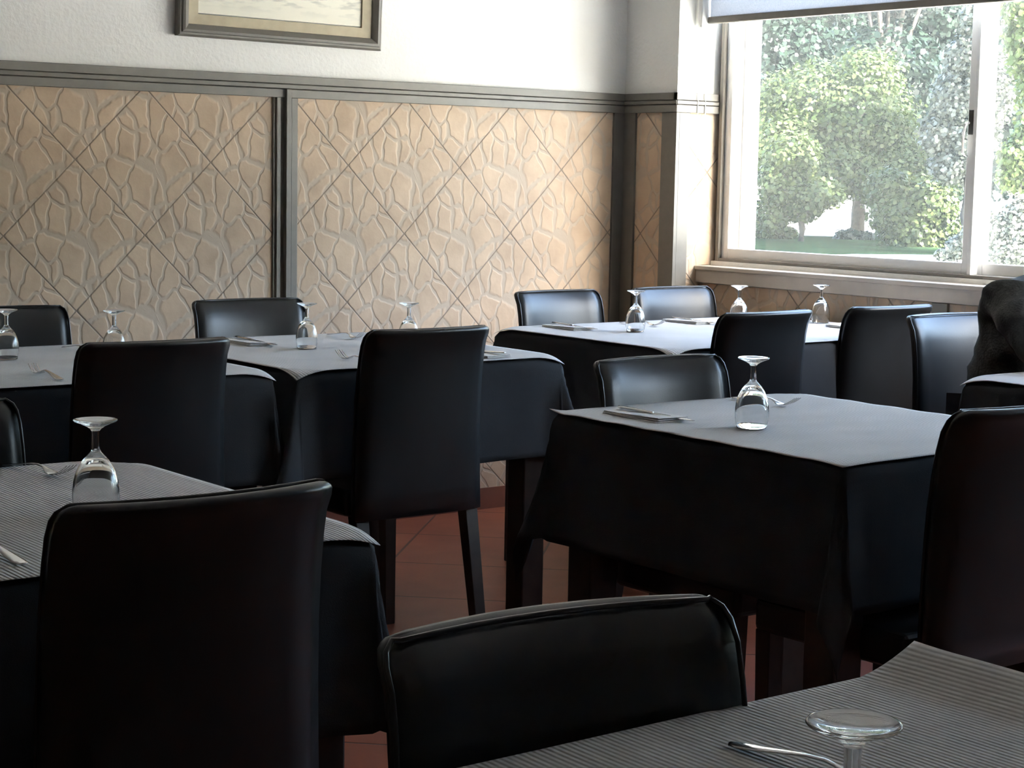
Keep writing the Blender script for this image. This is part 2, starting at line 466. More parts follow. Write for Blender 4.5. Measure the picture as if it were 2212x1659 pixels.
def stepped_rail(name, axis, a0, a1, face, sgn):
    """three stepped boards with two grooves; axis 'x' runs along x with outward normal -y"""
    bm = bmesh.new()
    for z0, z1, d in ((1.4775, 1.505, 0.022), (1.505, 1.5075, 0.014), (1.5075, 1.521, 0.024), (1.521, 1.5235, 0.014), (1.5235, 1.550, 0.020)):
        if axis == 'x': bx(bm, a0, a1, face - d, face, z0, z1)
        else: bx(bm, face - d, face, a0, a1, z0, z1)
    o = mk(name, bm, 'trim', bevel=0.0015, seg=1); o['kind'] = 'structure'
    return o
stepped_rail('trim_1', 'x', X0, XB, 0.0, -1)
stepped_rail('trim_2', 'y', YS - 0.0215, -0.022, XB, -1)
stepped_rail('trim_3', 'x', XB - 0.020, XW, YS, -1)
# vertical divider between the two tile panels
bm = bmesh.new()
bx(bm, 3.125, 3.22, -0.014, 0.0, 0.08, 1.4775)
bx(bm, 3.134, 3.150, -0.022, -0.014, 0.08, 1.4775)
bx(bm, 3.164, 3.184, -0.034, -0.014, 0.08, 1.505)
bx(bm, 3.190, 3.214, -0.022, -0.014, 0.08, 1.4775)
o = mk('trim_4', bm, 'trim', bevel=0.0015, seg=1); o['kind'] = 'structure'
box('trim_5', 'trim', (4.616, XB, -0.016, 0.0, 0.08, 1.4775), bevel=0.001, kind='structure')
box('trim_6', 'trim', (XB - 0.016, XB, -0.081, -0.016, 0.08, 1.4775), bevel=0.001, kind='structure')
bm = bmesh.new()
bx(bm, XB - 0.016, XB, YS - 0.016, -0.231, 0.0, 1.4775)
bx(bm, XB, XB + 0.055, YS - 0.016, YS, 0.0, 1.4775)
o = mk('trim_7', bm, 'trim', bevel=0.001); o['kind'] = 'structure'
box('trim_8', 'trim', (4.797, 4.812, -1.50, -1.435, 0.0, 0.842), bevel=0.001, kind='structure')
# skirting tiles
bm = bmesh.new()
x = X0
while x < 4.66:
    bx(bm, x + 0.001, min(x + 0.33, 4.663), -0.009, 0.0, 0.0, 0.08); x += 0.332
o = mk('baseboard_back', bm, 'skirting', bevel=0.001); o['kind'] = 'structure'
# sill with fascia
bm = bmesh.new()
bx(bm, 4.785, 4.93, -3.25, YS - 0.006, 0.893, 0.908)
bx(bm, 4.793, 4.82, -3.25, YS - 0.006, 0.845, 0.893)
sl = mk('window_sill', bm, 'sillm', bevel=0.002); sl.name = 'trim_9'; sl['kind'] = 'structure'

# ------------------------------------------------------------------ windows
def frame_boxes(bm, x0, x1, y0, y1, z0, z1, wl, wr_, wb_, wt):
    bx(bm, x0, x1, y1 - wl, y1, z0, z1)
    bx(bm, x0, x1, y0, y0 + wr_, z0, z1)
    bx(bm, x0, x1, y0 + wr_, y1 - wl, z0, z0 + wb_)
    bx(bm, x0, x1, y0 + wr_, y1 - wl, z1 - wt, z1)

def window(n, ya, yb, ymid):
    w = bpy.data.objects.new('window_%d' % n, None); COL.objects.link(w); w.location = (4.93, (ya + yb) / 2, 0.93); w['kind'] = 'structure'
    inv = Matrix.Translation((-4.93, -(ya + yb) / 2, -0.93))
    def add(name, bm, mat, bevel=0.0015, par=None):
        bm.transform(inv)
        return mk(name, bm, mat, par or w, bevel=bevel, seg=1)
    bm = bmesh.new(); frame_boxes(bm, 4.875, 4.985, yb, ya, 0.925, 2.36, 0.018, 0.018, 0.012, 0.05)
    add('window_frame', bm, 'track')
    # inner sliding sash (towards the corner)
    bm = bmesh.new(); frame_boxes(bm, 4.893, 4.925, ymid, ya - 0.014, 0.934, 2.33, 0.036, 0.042, 0.040, 0.04)
    bx(bm, 4.880, 4.893, ymid - 0.006, ymid + 0.010, 0.934, 2.33)
    s1 = add('sash', bm, 'alu')
    bm = bmesh.new(); bx(bm, 4.907, 4.911, ymid + 0.04, ya - 0.05, 0.972, 2.29)
    add('pane', bm, 'pane', 0, s1)
    bm = bmesh.new(); frame_boxes(bm, 4.935, 4.965, yb + 0.014, ymid + 0.03, 0.934, 2.33, 0.040, 0.036, 0.040, 0.04)
    s2 = add('sash', bm, 'alu')
    bm = bmesh.new(); bx(bm, 4.948, 4.952, yb + 0.05, ymid - 0.01, 0.972, 2.29)
    add('pane', bm, 'pane', 0, s2)
    if n == 1:
        bm = bmesh.new()
        bx(bm, 4.884, 4.894, ymid + 0.012, ymid + 0.034, 1.395, 1.475)
        hb = add('latch', bm, 'blackp', par=s1)
        bm = bmesh.new()
        tube(bm, [(4.890, ymid + 0.030, 1.435), (4.868, ymid + 0.030, 1.428), (4.864, ymid + 0.034, 1.40), (4.864, ymid + 0.036, 1.335), (4.890, ymid + 0.036, 1.325)], 0.0045, 8)
        add('handle', bm, 'white_plastic', 0, s1)
    return w
window(1, -0.318, -3.25, -1.515)
window(2, -3.6, -4.88, -4.24)

# ------------------------------------------------------------------ roller blind
def make_blind(ya, yb, label, cords):
    yc = (ya + yb) / 2
    bl = empty('roller_blind', (4.80, yc, 2.30), label, 'blind', 'roller blinds')
    inv = Matrix.Translation((-4.80, -yc, -2.30))
    bm = bmesh.new(); bx(bm, 4.7985, 4.8005, yb + 0.05, ya - 0.017, 1.832, 2.32); bm.transform(inv)
    mk('fabric', bm, 'blind', bl)
    bm = bmesh.new(); bx(bm, 4.790, 4.808, yb + 0.045, ya - 0.012, 1.806, 1.832); bm.transform(inv)
    mk('bottom_bar', bm, 'track', bl, bevel=0.004)
    bm = bmesh.new(); tube(bm, [(4.80, yb + 0.05, 2.335), (4.80, ya - 0.017, 2.335)], 0.025, 16); bm.transform(inv)
    mk('roller', bm, 'blind', bl, smooth=True)
    bm = bmesh.new(); bx(bm, 4.762, 4.80, ya - 0.012, ya + 0.010, 1.79, 2.38); bm.transform(inv)
    mk('side_bracket', bm, 'white_plastic', bl, bevel=0.003)
    for xx in cords:
        bm = bmesh.new(); tube(bm, [(xx, ya - 0.003, 1.80), (xx, ya - 0.003, 1.40), (xx + 0.002, ya - 0.003, 1.20)], 0.0016, 6); bm.transform(inv)
        mk('pull_cord', bm, 'white_plastic', bl)
make_blind(-0.318, -3.25, 'pale roller blind with grey bottom bar over the top of the window', (4.762, 4.800))
make_blind(-3.6, -4.88, 'second pale roller blind on the window outside the right edge', ())  # unseen blind, added to hold back high sky light

# ------------------------------------------------------------------ picture on the wall
pc = empty('framed_picture', (3.155, -0.005, 1.655), 'framed faint ink print with gilt mount and dark moulding on white wall', 'picture')
pc.rotation_euler = (R(1.5), R(0.55), 0)
pw, ph = 0.388, 0.56
bm = bmesh.new()
# four mitred mouldings, stepped profile
def moulding(bm, w, h, prof):
    rings = []
    for (sx, sz) in ((-1, 0), (1, 0), (1, 1), (-1, 1)):
        r_ = []
        for d, y in prof:
            X = sx * (w - d); Z = d if sz == 0 else h - d
            r_.append((X, y, Z))
        rings.append(r_)
    vr = [[bm.verts.new(p) for p in r_] for r_ in rings]
    k = len(prof)
    for a in range(4):
        A_, B_ = vr[a], vr[(a + 1) % 4]
        for i in range(k):
            j = (i + 1) % k
            bm.faces.new((A_[i], A_[j], B_[j], B_[i]))
moulding(bm, pw, ph, [(0, 0), (0, -0.018), (0.006, -0.024), (0.012, -0.024), (0.014, -0.030), (0.022, -0.032), (0.038, -0.020), (0.040, -0.016), (0.040, 0)])
mk('frame_moulding', bm, 'trim', pc)
bm = bmesh.new()
moulding(bm, pw - 0.040, ph - 0.040 + 0.040 * 0, [(0, 0), (0, -0.014), (0.036, -0.012), (0.037, 0)])
for v in bm.verts: v.co.z = 0.040 + v.co.z * (ph - 0.080) / (ph - 0.040)
mk('mount', bm, 'gold', pc)
bm = bmesh.new(); bx(bm, -(pw - 0.077), pw - 0.077, -0.006, 0.0, 0.077, ph - 0.077)
o = mk('print', bm, 'print', pc, uv=True)
for d in o.data.uv_layers[0].data: d.uv = (d.uv[0] + 3.155, d.uv[1] + 1.655)

# ------------------------------------------------------------------ chairs
def make_chair():
    t = empty('dining_chair', (0, 0, 0), 'x', 'chair')
    # local: sitter faces +y, origin on floor below the rear of the backrest top
    prof = [(0.038, 0.385), (0.038, 0.45), (0.036, 0.52), (0.032, 0.60), (0.027, 0.68), (0.021, 0.74), (0.014, 0.785), (0.006, 0.818), (-0.005, 0.838), (-0.013, 0.8485)]
    rings = []; thk = 0.019; rc = 0.022
    N = 12
    top = prof[-1][1] + 0.010
    ext = [(-0.0165, 0.853), (-0.0195, 0.8565), (-0.021, 0.8585)]
    allp = prof + ext
    edge_l, edge_r = [], []
    for i, (py, pz) in enumerate(allp):
        d = top - pz
        hw = 0.182 + 0.008 * (1 - (pz - 0.385) / 0.47)
        if d < rc: hw = hw - rc + math.sqrt(max(0, rc * rc - (rc - d) ** 2))
        th = thk
        if d < 0.016: th = thk * math.sqrt(max(0.02, 1 - ((0.016 - d) / 0.016) ** 2))
        conc = 0.030 * min(1, (pz - 0.385) / 0.3 + 0.15)
        ring = []
        fr, bk = [], []
        for k in range(N + 1):
            s = -1 + 2 * k / N
            xx = s * hw
            off = conc * (s * s) - 0.0
            edge = 1 - max(0, (abs(s) - 0.90) / 0.10) * 0.65
            yy = py + off - conc * 0.6
            bk.append((xx, yy - th * edge, pz)); fr.append((xx, yy + th * edge, pz))
        ring = bk + fr[::-1]
        rings.append(ring)
        if i < len(prof):
            edge_l.append(Vector((-hw, py + conc * 0.4 + thk * 0.5, pz))); edge_r.append(Vector((hw, py + conc * 0.4 + thk * 0.5, pz)))
    bm = bmesh.new(); loft(bm, rings)
    back = mk('backrest', bm, 'leather', t, smooth=True)
    tops = []
    for k in range(9):
        s = -1 + 2 * k / 8
        tops.append(Vector((s * 0.163, -0.020 + 0.030 * s * s * 0.8 - 0.018 + 0.020, 0.8565)))
    bm = bmesh.new()
    tube(bm, edge_l + [edge_l[-1] + Vector((0.010, -0.008, 0.008))] + tops + [edge_r[-1] + Vector((-0.010, -0.008, 0.008))] + edge_r[::-1], 0.0028, 6)
    mk('piping', bm, 'piping', back, smooth=True)
    # seat
    bm = bmesh.new(); bx(bm, -0.187, 0.187, 0.085, 0.455, 0.385, 0.452)
    mk('seat', bm, 'leather', t, bevel=0.014, seg=3)
    for sx in (-1, 1):
        for (ya, yb, yc) in ((0.060, -0.01, 0.0), (0.43, 0.425, 0.0)):
            bm = bmesh.new()
            w0, w1 = 0.019, 0.015
            loft(bm, [[(sx * 0.168 + w1 * a, yb + w1 * b, 0.0) for a, b in ((-1, -1), (1, -1), (1, 1), (-1, 1))],
                      [(sx * 0.166 + w0 * a, ya + w0 * b, 0.39) for a, b in ((-1, -1), (1, -1), (1, 1), (-1, 1))]])
            mk('leg', bm, 'wood', t, bevel=0.002)
    return t

chair0 = make_chair()
CH = 'black leatherette dining chairs'
# (x, y of backrest top, faces +y?, label)
chairs = [
 (2.600, -1.715, 1, 0, 1, 'black padded chair seen from behind in the middle of the room, bare legs showing'),
 (1.855, -1.725, 1, 0, 1, 'black padded chair seen from behind at the far left table'),
 (1.022, -3.500, 1, 0, 1, 'largest black chair seen from behind, covering the lower left corner'),
 (1.010, -4.135, 0, -0.09, 0.992, 'black padded chair facing the camera at bottom centre, behind the nearest table'),
 (1.915, -0.625, 0, 0, 1, 'black padded chair against the tiled wall at the far left edge'),
 (2.675, -0.615, 0, 0, 1, 'black padded chair against the tiled wall below the vertical grey divider strip'),
 (3.820, -0.642, 0, 0.06, 1, 'shiny chair with pale sheen against the tiled wall, left of the window corner'),
 (4.340, -0.635, 0, 0, 1, 'shiny chair with pale sheen in the corner beside the grey pillar trim'),
 (2.690, -2.400, 0, 0, 0.987, 'black chair facing the camera behind the napkin and knife of the right-hand table'),
 (3.825, -1.670, 1, 0, 1, 'left one of two chairs seen from behind at the window-side table'),
 (4.372, -1.660, 1, -0.03, 1, 'right one of two chairs seen from behind at the window-side table'),
 (4.255, -1.920, 0, 0, 1, 'chair with bright blue-grey sheen that the dark-sleeved person sits on'),
 (2.645, -3.455, 1, 0, 1, 'black chair seen from behind, cut off by the right edge of the view'),
 (1.000, -2.490, 0, 0, 1, 'black chair at the left edge with only one side showing behind the near left table'),
]
for i, (x, y, f, dr, sz, lab) in enumerate(chairs):
    o = chair0 if i == 0 else copy_thing(chair0, (x, y, 0))
    # the rear of the backrest top sits at local y ~ -0.03
    o.location = (x, y + (0.028 if f else -0.028), 0)
    o.rotation_euler = (0, 0, (0.0 if f else PI) + dr)
    o.scale = (1, 1, sz)
    tag(o, lab, 'chair', CH)
# ------------------------------------------------------------------ tables, cloths, paper mats
TZ = 0.745
CUT = 0.075
def sag(u, v, hx, hy, k=1.0):
    c = (abs(u) - hx) + (abs(v) - hy) + CUT
    if abs(u) < hx - 0.12 or abs(v) < hy - 0.12 or c < 0: return 0.0
    return -k * 0.010 * (min(c, 0.15) / 0.075) ** 2
def cloth_obj(cx, cy, hx, hy, drop, seed, label, sk=1.0):
    rnd = random.Random(seed)
    nx, ny = 56, 56
    bm = bmesh.new()
    ex, ey = hx + drop, hy + drop
    ph_ = [rnd.uniform(0, 6) for _ in range(8)]
    grid = []
    rr = 0.012
    def coords(e, h, n):
        # dense near the edge fold
        inner = [-h + 2 * h * k / 12 for k in range(13)]
        outer = [drop * k / 16 for k in range(1, 17)]
        return [-h - d for d in outer[::-1]] + inner + [h + d for d in outer]
    us, vs_ = coords(ex, hx, nx), coords(ey, hy, ny)
    for u in us:
        row = []
        for v in vs_:
            a = max(0, abs(u) - hx); b = max(0, abs(v) - hy)
            sx = 1 if u > 0 else -1; sy = 1 if v > 0 else -1
            X = max(-hx, min(hx, u)); Y = max(-hy, min(hy, v))
            d = math.hypot(a, b) if (a > 0 and b > 0) else max(a, b)
            z = TZ + 0.004 + sag(X, Y, hx, hy, sk)
            if d > 0:
                # rounded fold at the edge
                if d < rr * 1.57: dz = rr * (1 - math.cos(d / rr)); out = rr * math.sin(d / rr)
                else: dz = rr + (d - rr * 1.57); out = rr
                f = min(1, dz / drop)
                if a > 0 and b > 0:
                    th = math.atan2(b, a); k = math.sin(2 * th)
                    out2 = out + 0.20 * (f ** 1.1) * d * k + 0.016 * f
                    out2 += 0.030 * f * math.sin(4 * th + ph_[0]) * k
                    X += sx * out2 * math.cos(th); Y += sy * out2 * math.sin(th)
                    z -= dz * (0.97 - 0.02 * k)
                else:
                    wv = 0.010 * math.sin((v if a > 0 else u) * 13 + ph_[1 + (a > 0) + 2 * (sx > 0)]) + 0.006 * math.sin((v if a > 0 else u) * 29 + ph_[5])
                    o_ = out + 0.004 * f + (wv * 0.45 + 0.006) * f * f
                    if a > 0: X += sx * o_
                    else: Y += sy * o_
                    z -= dz
            row.append(bm.verts.new((X, Y, z)))
        grid.append(row)
    for i in range(len(us) - 1):
        for j in range(len(vs_) - 1):
            bm.faces.new((grid[i][j], grid[i + 1][j], grid[i + 1][j + 1], grid[i][j + 1]))
    o = mk('tablecloth', bm, 'cloth', smooth=True)
    o.location = (cx, cy, 0)
    md = o.modifiers.new('thickness', 'SOLIDIFY'); md.thickness = 0.0015; md.offset = 1
    return tag(o, label, 'tablecloth', 'black tablecloths')

def paper_obj(cx, cy, hx, hy, lifts, seed, label, oh=0.014, rz=0.0, sk=1.0, curl_right=False):
    """paper mat: a sheet a little larger than the table top, corners sagging over the rounded cloth"""
    bm = bmesh.new()
    n = 48
    X1, Y1 = hx + oh, hy + oh
    grid = []
    base = TZ + 0.0075
    for i in range(n + 1):
        row = []
        u = -X1 + 2 * X1 * i / n
        for j in range(n + 1):
            v = -Y1 + 2 * Y1 * j / n
            z = base + sag(u, v, hx, hy, sk)
            lf = lifts.get((1 if u > 0 else -1, 1 if v > 0 else -1), -1.0)
            cc = (abs(u) - hx) + (abs(v) - hy) + 0.02
            if cc > 0 and abs(u) > hx - 0.05 and abs(v) > hy - 0.05: z += (lf if lf > 0 else lf * 0.25) * 0.012 * (cc / 0.048) ** 1.5
            z += 0.0007 * math.sin(u * 9 + seed) * math.cos(v * 4 + seed * 2)
            if seed == 1: z += 0.0007 * math.sin(v * 48 + 2.5 * math.sin(u * 6) + 1.5)
            xx = u
            if curl_right and u > hx - 0.075:
                t_ = (u - (hx - 0.075)) / 0.09
                z += 0.026 * t_ ** 1.4 * (0.6 + 0.4 * (v + Y1) / (2 * Y1))
                xx = u - 0.006 * t_
            row.append(bm.verts.new((xx, v, z)))
        grid.append(row)
    for i in range(n):
        for j in range(n):
            bm.faces.new((grid[i][j], grid[i + 1][j], grid[i + 1][j + 1], grid[i][j + 1]))
    o = mk('paper_mat', bm, 'paper', smooth=True)
    md = o.modifiers.new('thickness', 'SOLIDIFY'); md.thickness = 0.0008; md.offset = 1
    o.location = (cx, cy, 0); o.rotation_euler = (0, 0, rz)
    return tag(o, label, 'table paper', 'white paper table covers')

def make_table(cx, cy, hx, hy, label):
    t = empty('dining_table', (cx, cy, 0), label, 'table', 'dark wooden tables')
    a, b, c = hx - 0.004, hy - 0.004, CUT + 0.01
    oct_ = [(-a + c, -b), (a - c, -b), (a, -b + c), (a, b - c), (a - c, b), (-a + c, b), (-a, b - c), (-a, -b + c)]
    bm = bmesh.new(); loft(bm, [[(x, y, 0.712) for x, y in oct_], [(x, y, TZ) for x, y in oct_]])
    mk('tabletop', bm, 'wood', t, bevel=0.003)
    box('apron', 'wood', (-hx + 0.05, hx - 0.05, -hy + 0.05, hy - 0.05, 0.64, 0.712), t)
    for sx in (-1, 1):
        for sy in (-1, 1):
            x, y = sx * (hx - 0.055), sy * (hy - 0.055)
            box('leg', 'wood', (x - 0.037, x + 0.037, y - 0.037, y + 0.037, 0.0, 0.712), t, bevel=0.004)
    return t

tables = [
 # cx, cy, hx, hy, name, seed, lifts, curl
 (2.712, -2.870, 0.340, 0.390, 'right-hand table with one glass, a fork and a napkin', 1, {(-1, 1): 0.7, (-1, -1): -0.3, (1, 1): -0.8, (1, -1): -0.4}, False),
 (2.705, -1.140, 0.405, 0.420, 'middle table along the tiled wall', 2, {(-1, -1): -1, (1, -1): -1.0, (-1, 1): -0.6, (1, 1): -1.2}, False),
 (1.840, -1.130, 0.385, 0.415, 'far left table along the tiled wall', 3, {(1, -1): -0.7, (-1, -1): -1, (-1, 1): -1, (1, 1): -1}, False),
 (0.961, -2.968, 0.378, 0.376, 'near left table behind the big foreground chair', 4, {(1, -1): -1.6, (1, 1): -0.6, (-1, -1): -0.5, (-1, 1): -0.5}, False),
 (4.110, -1.165, 0.590, 0.405, 'long window-side table with three glasses', 5, {(-1, -1): -1.3, (-1, 1): -0.5, (1, -1): -1, (1, 1): -1}, False),
 (1.030, -4.612, 0.395, 0.385, 'nearest table at the bottom right corner', 6, {(1, 1): 0.2, (-1, 1): -0.5, (1, -1): 0.0, (-1, -1): -0.5}, True),
 (4.100, -2.860, 0.395, 0.395, 'table in front of the seated person', 7, {(-1, 1): -0.5, (1, 1): -0.5, (-1, -1): -0.5, (1, -1): -0.5}, False),
]
for cx, cy, hx, hy, nm, sd, lifts, curl in tables:
    sk = {1: 0.12, 4: 0.6, 6: 0.1}.get(sd, 1.0)
    make_table(cx, cy, hx, hy, 'dark wooden square-legged base of the ' + nm)
    cloth_obj(cx, cy, hx, hy, 0.27, sd, 'black cloth hanging from the ' + nm, sk)
    paper_obj(cx, cy, hx, hy, lifts, sd, 'white paper cover on the ' + nm, sk=sk, curl_right=curl)
PZ = TZ + 0.0085 + 0.0015

# ------------------------------------------------------------------ wine glasses (upside down)
def make_glass():
    t = empty('wine_glass', (0, 0, 0), 'x', 'wine glass')
    Hh = 0.138
    # bowl: rim at z=0; outer then inner profile; joins the stem at z=0.091
    outer = [(0.0295, 0.0006), (0.0312, 0.008), (0.0328, 0.018), (0.0336, 0.028), (0.0332, 0.038), (0.0315, 0.050), (0.0285, 0.061), (0.0240, 0.071), (0.0180, 0.080), (0.0115, 0.087), (0.0075, 0.0915), (0.0062, 0.0945)]
    inner = [(0.0001, 0.0795), (0.006, 0.0790), (0.0120, 0.0765), (0.0185, 0.0715), (0.0235, 0.0650), (0.0272, 0.057), (0.0300, 0.0465), (0.0315, 0.037), (0.0320, 0.028), (0.0313, 0.018), (0.0298, 0.008), (0.0282, 0.0006), (0.0288, 0.0)]
    n = 48
    bm = bmesh.new()
    prof = inner + outer
    loft(bm, lathe(bm, prof, n), cap0=True, cap1=False)
    mk('bowl', bm, 'glass', t, smooth=True)
    bm = bmesh.new()
    loft(bm, lathe(bm, [(0.0062, 0.0945), (0.0056, 0.100), (0.0056, 0.114), (0.0060, 0.1215)], n), cap0=False, cap1=False)
    mk('stem', bm, 'glass', t, smooth=True)
    bm = bmesh.new()
    loft(bm, lathe(bm, [(0.0060, 0.1215), (0.0080, 0.1245), (0.0140, 0.1285), (0.0230, 0.1325), (0.0300, 0.1352), (0.0312, 0.1365), (0.0305, 0.1378), (0.0290, 0.1380), (0.0240, 0.1370), (0.0120, 0.1352), (0.0001, 0.1347)], n), cap0=False, cap1=True)
    mk('foot', bm, 'glass', t, smooth=True)
    return t
glass0 = make_glass()
G = [
 (2.547, -2.863, 1.00, 'upturned wine glass on the right-hand table, beside the folded napkin'),
 (1.085, -3.045, 0.98, 'upturned wine glass on the near left table, large in front of the dark chair'),
 (0.881, -4.624, 1.00, 'nearest upturned wine glass at the bottom right, seen from above its foot'),
 (2.608, -1.090, 0.895, 'upturned wine glass on the middle table in front of the vertical divider strip'),
 (2.880, -1.185, 0.895, 'upturned wine glass rising just behind the central chair'),
 (1.790, -1.000, 0.90, 'upturned wine glass at the far left edge of the far left table'),
 (2.026, -1.117, 0.895, 'upturned wine glass partly hidden behind the left chair with its back to us'),
 (3.815, -1.075, 0.93, 'leftmost of the three upturned wine glasses on the window-side table'),
 (4.331, -1.009, 0.93, 'middle of the three upturned wine glasses on the window-side table'),
 (4.645, -1.085, 0.93, 'rightmost of the three upturned wine glasses on the window-side table'),
]
for i, (x, y, s, lab) in enumerate(G):
    o = glass0 if i == 0 else copy_thing(glass0, (x, y, PZ))
    o.location = (x, y, PZ + 0.0003); o.scale = (s, s, s)
    o.rotation_euler = (0, 0, i * 0.7)
    tag(o, lab, 'wine glass', 'upturned wine glasses')

# ------------------------------------------------------------------ cutlery and napkins
def strip(bm, pts, th=0.0012):
    """pts: (s along +y, z, halfwidth, xoffset, dish)"""
    rings = []
    for s, z, w, xo, dish in pts:
        r_ = []
        K = 6
        for k in range(K + 1):
            a = -1 + 2 * k / K
            r_.append((xo + a * w, s, z + dish * a * a + th * math.sqrt(max(0, 1 - a * a * 0.8))))
        for k in range(K, -1, -1):
            a = -1 + 2 * k / K
            r_.append((xo + a * w, s, z + dish * a * a))
        rings.append(r_)
    loft(bm, rings)

def make_fork():
    bm = bmesh.new()
    # origin at handle end, runs to +y, length .19
    h = [(0.0, 0.0010, 0.0035, 0, 0), (0.004, 0.0012, 0.0075, 0, 0), (0.015, 0.0020, 0.0095, 0, 0), (0.035, 0.0045, 0.0085, 0, 0), (0.060, 0.0085, 0.0060, 0, 0),
         (0.085, 0.0120, 0.0040, 0, 0), (0.105, 0.0130, 0.0030, 0, 0), (0.120, 0.0105, 0.0032, 0, 0), (0.130, 0.0060, 0.0070, 0, 0.0008), (0.138, 0.0025, 0.0110, 0, 0.0015), (0.146, 0.0012, 0.0122, 0, 0.0016), (0.152, 0.0018, 0.0122, 0, 0.0016)]
    strip(bm, h, 0.0018)
    for k in range(4):
        xo = -0.0099 + 0.0066 * k
        dz = 0.0016 * (xo / 0.0122) ** 2
        strip(bm, [(0.150, 0.0016 + dz, 0.0021, xo, 0), (0.160, 0.0032 + dz, 0.0019, xo, 0), (0.172, 0.0080 + dz * 0.5, 0.0017, xo * 0.98, 0), (0.184, 0.0150, 0.0014, xo * 0.97, 0), (0.192, 0.0205, 0.0006, xo * 0.96, 0)], 0.0016)
    return mk('fork', bm, 'steel', smooth=True)
fork0 = make_fork()
# x, y of handle end, heading (0 => tines towards +y, PI => towards -y)
F = [
 (2.850, -2.500, PI + 0.02, 'steel fork right of the lone glass on the right-hand table, tines up'),
 (1.140, -2.560, PI + 0.22, 'steel fork on the near left table pointing at the big glass'),
 (0.873, -3.300, 0.05, 'steel fork at the left edge, only its handle end showing on the near left table'),
 (1.715, -1.500, -0.06, 'steel fork lying at the front of the far left table, tines towards the wall'),
 (2.035, -0.785, PI, 'steel fork at the back of the far left table by the hidden glass'),
 (2.535, -1.545, -0.05, 'steel fork touching the left side of the central chair, tines up'),
 (2.880, -0.760, PI, 'steel fork at the back of the middle table, left of the central chair top'),
 (3.990, -0.800, PI + 0.12, 'steel fork right of the leftmost window-side glass'),
 (1.092, -4.300, PI + 0.05, 'steel fork on the nearest table, handle end pointing at the bottom centre chair'),
]
for i, (x, y, a, lab) in enumerate(F):
    o = fork0
    if i: o = fork0.copy(); COL.objects.link(o)
    o.location = (x, y, PZ); o.rotation_euler = (0, 0, a)
    tag(o, lab, 'fork', 'steel forks')

def make_napkin():
    bm = bmesh.new()
    # folded paper: three slightly fanned leaves, sloping fold
    for k in range(3):
        z0 = 0.0002 + k * 0.0022
        w = 0.040 - 0.0015 * k
        rings = []
        for s in range(9):
            v = -0.085 + 0.17 * s / 8
            lift = 0.0045 * (k / 2) * max(0, s / 8 - 0.2)
            rings.append([(-w - 0.002 * k, v, z0 + lift * 0.4), (w, v, z0 + lift), (w, v, z0 + lift + 0.0014), (-w - 0.002 * k, v, z0 + lift * 0.4 + 0.0014)])
        loft(bm, rings)
    return mk('napkin', bm, 'napkin')
def make_knife():
    t = empty('table_knife', (0, 0, 0), 'x', 'knife')
    bm = bmesh.new()
    strip(bm, [(0.0, 0, 0.004, 0, 0), (0.004, 0, 0.0085, 0, 0), (0.030, 0, 0.0090, 0, 0), (0.085, 0, 0.0065, 0, 0), (0.095, 0, 0.0050, 0, 0)], 0.0038)
    mk('handle', bm, 'steel', t, smooth=True)
    bm = bmesh.new()
    strip(bm, [(0.094, 0.0006, 0.0055, 0, 0), (0.105, 0.0006, 0.0085, 0.001, 0), (0.150, 0.0006, 0.0095, 0.001, 0), (0.185, 0.0006, 0.0085, 0.001, 0), (0.200, 0.0006, 0.0060, -0.001, 0), (0.206, 0.0006, 0.0012, -0.004, 0)], 0.0016)
    mk('blade', bm, 'steel', t)
    return t
nap0, kn0 = make_napkin(), make_knife()
NK = [
 (2.470, -2.635, PI - 0.02, 0.10, 'left of the lone glass on the right-hand table'),
 (2.540, -0.890, PI - 0.05, 0.10, 'at the back left of the middle table'),
 (2.925, -1.455, 0.05, 0.06, 'right of the central chair on the middle table'),
 (3.700, -0.880, PI - 0.04, 0.10, 'left of the leftmost window-side glass'),
 (4.225, -0.875, PI - 0.02, 0.10, 'left of the middle window-side glass'),
 (4.585, -1.290, 0.06, 0.08, 'between the two near chairs of the window-side table'),
]
for i, (x, y, a, da, lab) in enumerate(NK):
    o = nap0
    if i: o = nap0.copy(); COL.objects.link(o)
    o.location = (x, y, PZ); o.rotation_euler = (0, 0, a)
    tag(o, 'folded white paper napkin ' + lab, 'napkin', 'folded paper napkins')
    k = kn0 if i == 0 else copy_thing(kn0, (0, 0, 0))
    s_, c_ = math.sin(a + da), math.cos(a + da)
    k.location = (x + 0.085 * s_ + 0.012, y - 0.085 * c_ , PZ + 0.0105)
    k.rotation_euler = (R(-2.0), 0, a + da)
    tag(k, 'steel table knife lying on the napkin ' + lab, 'knife', 'table knives on napkins')

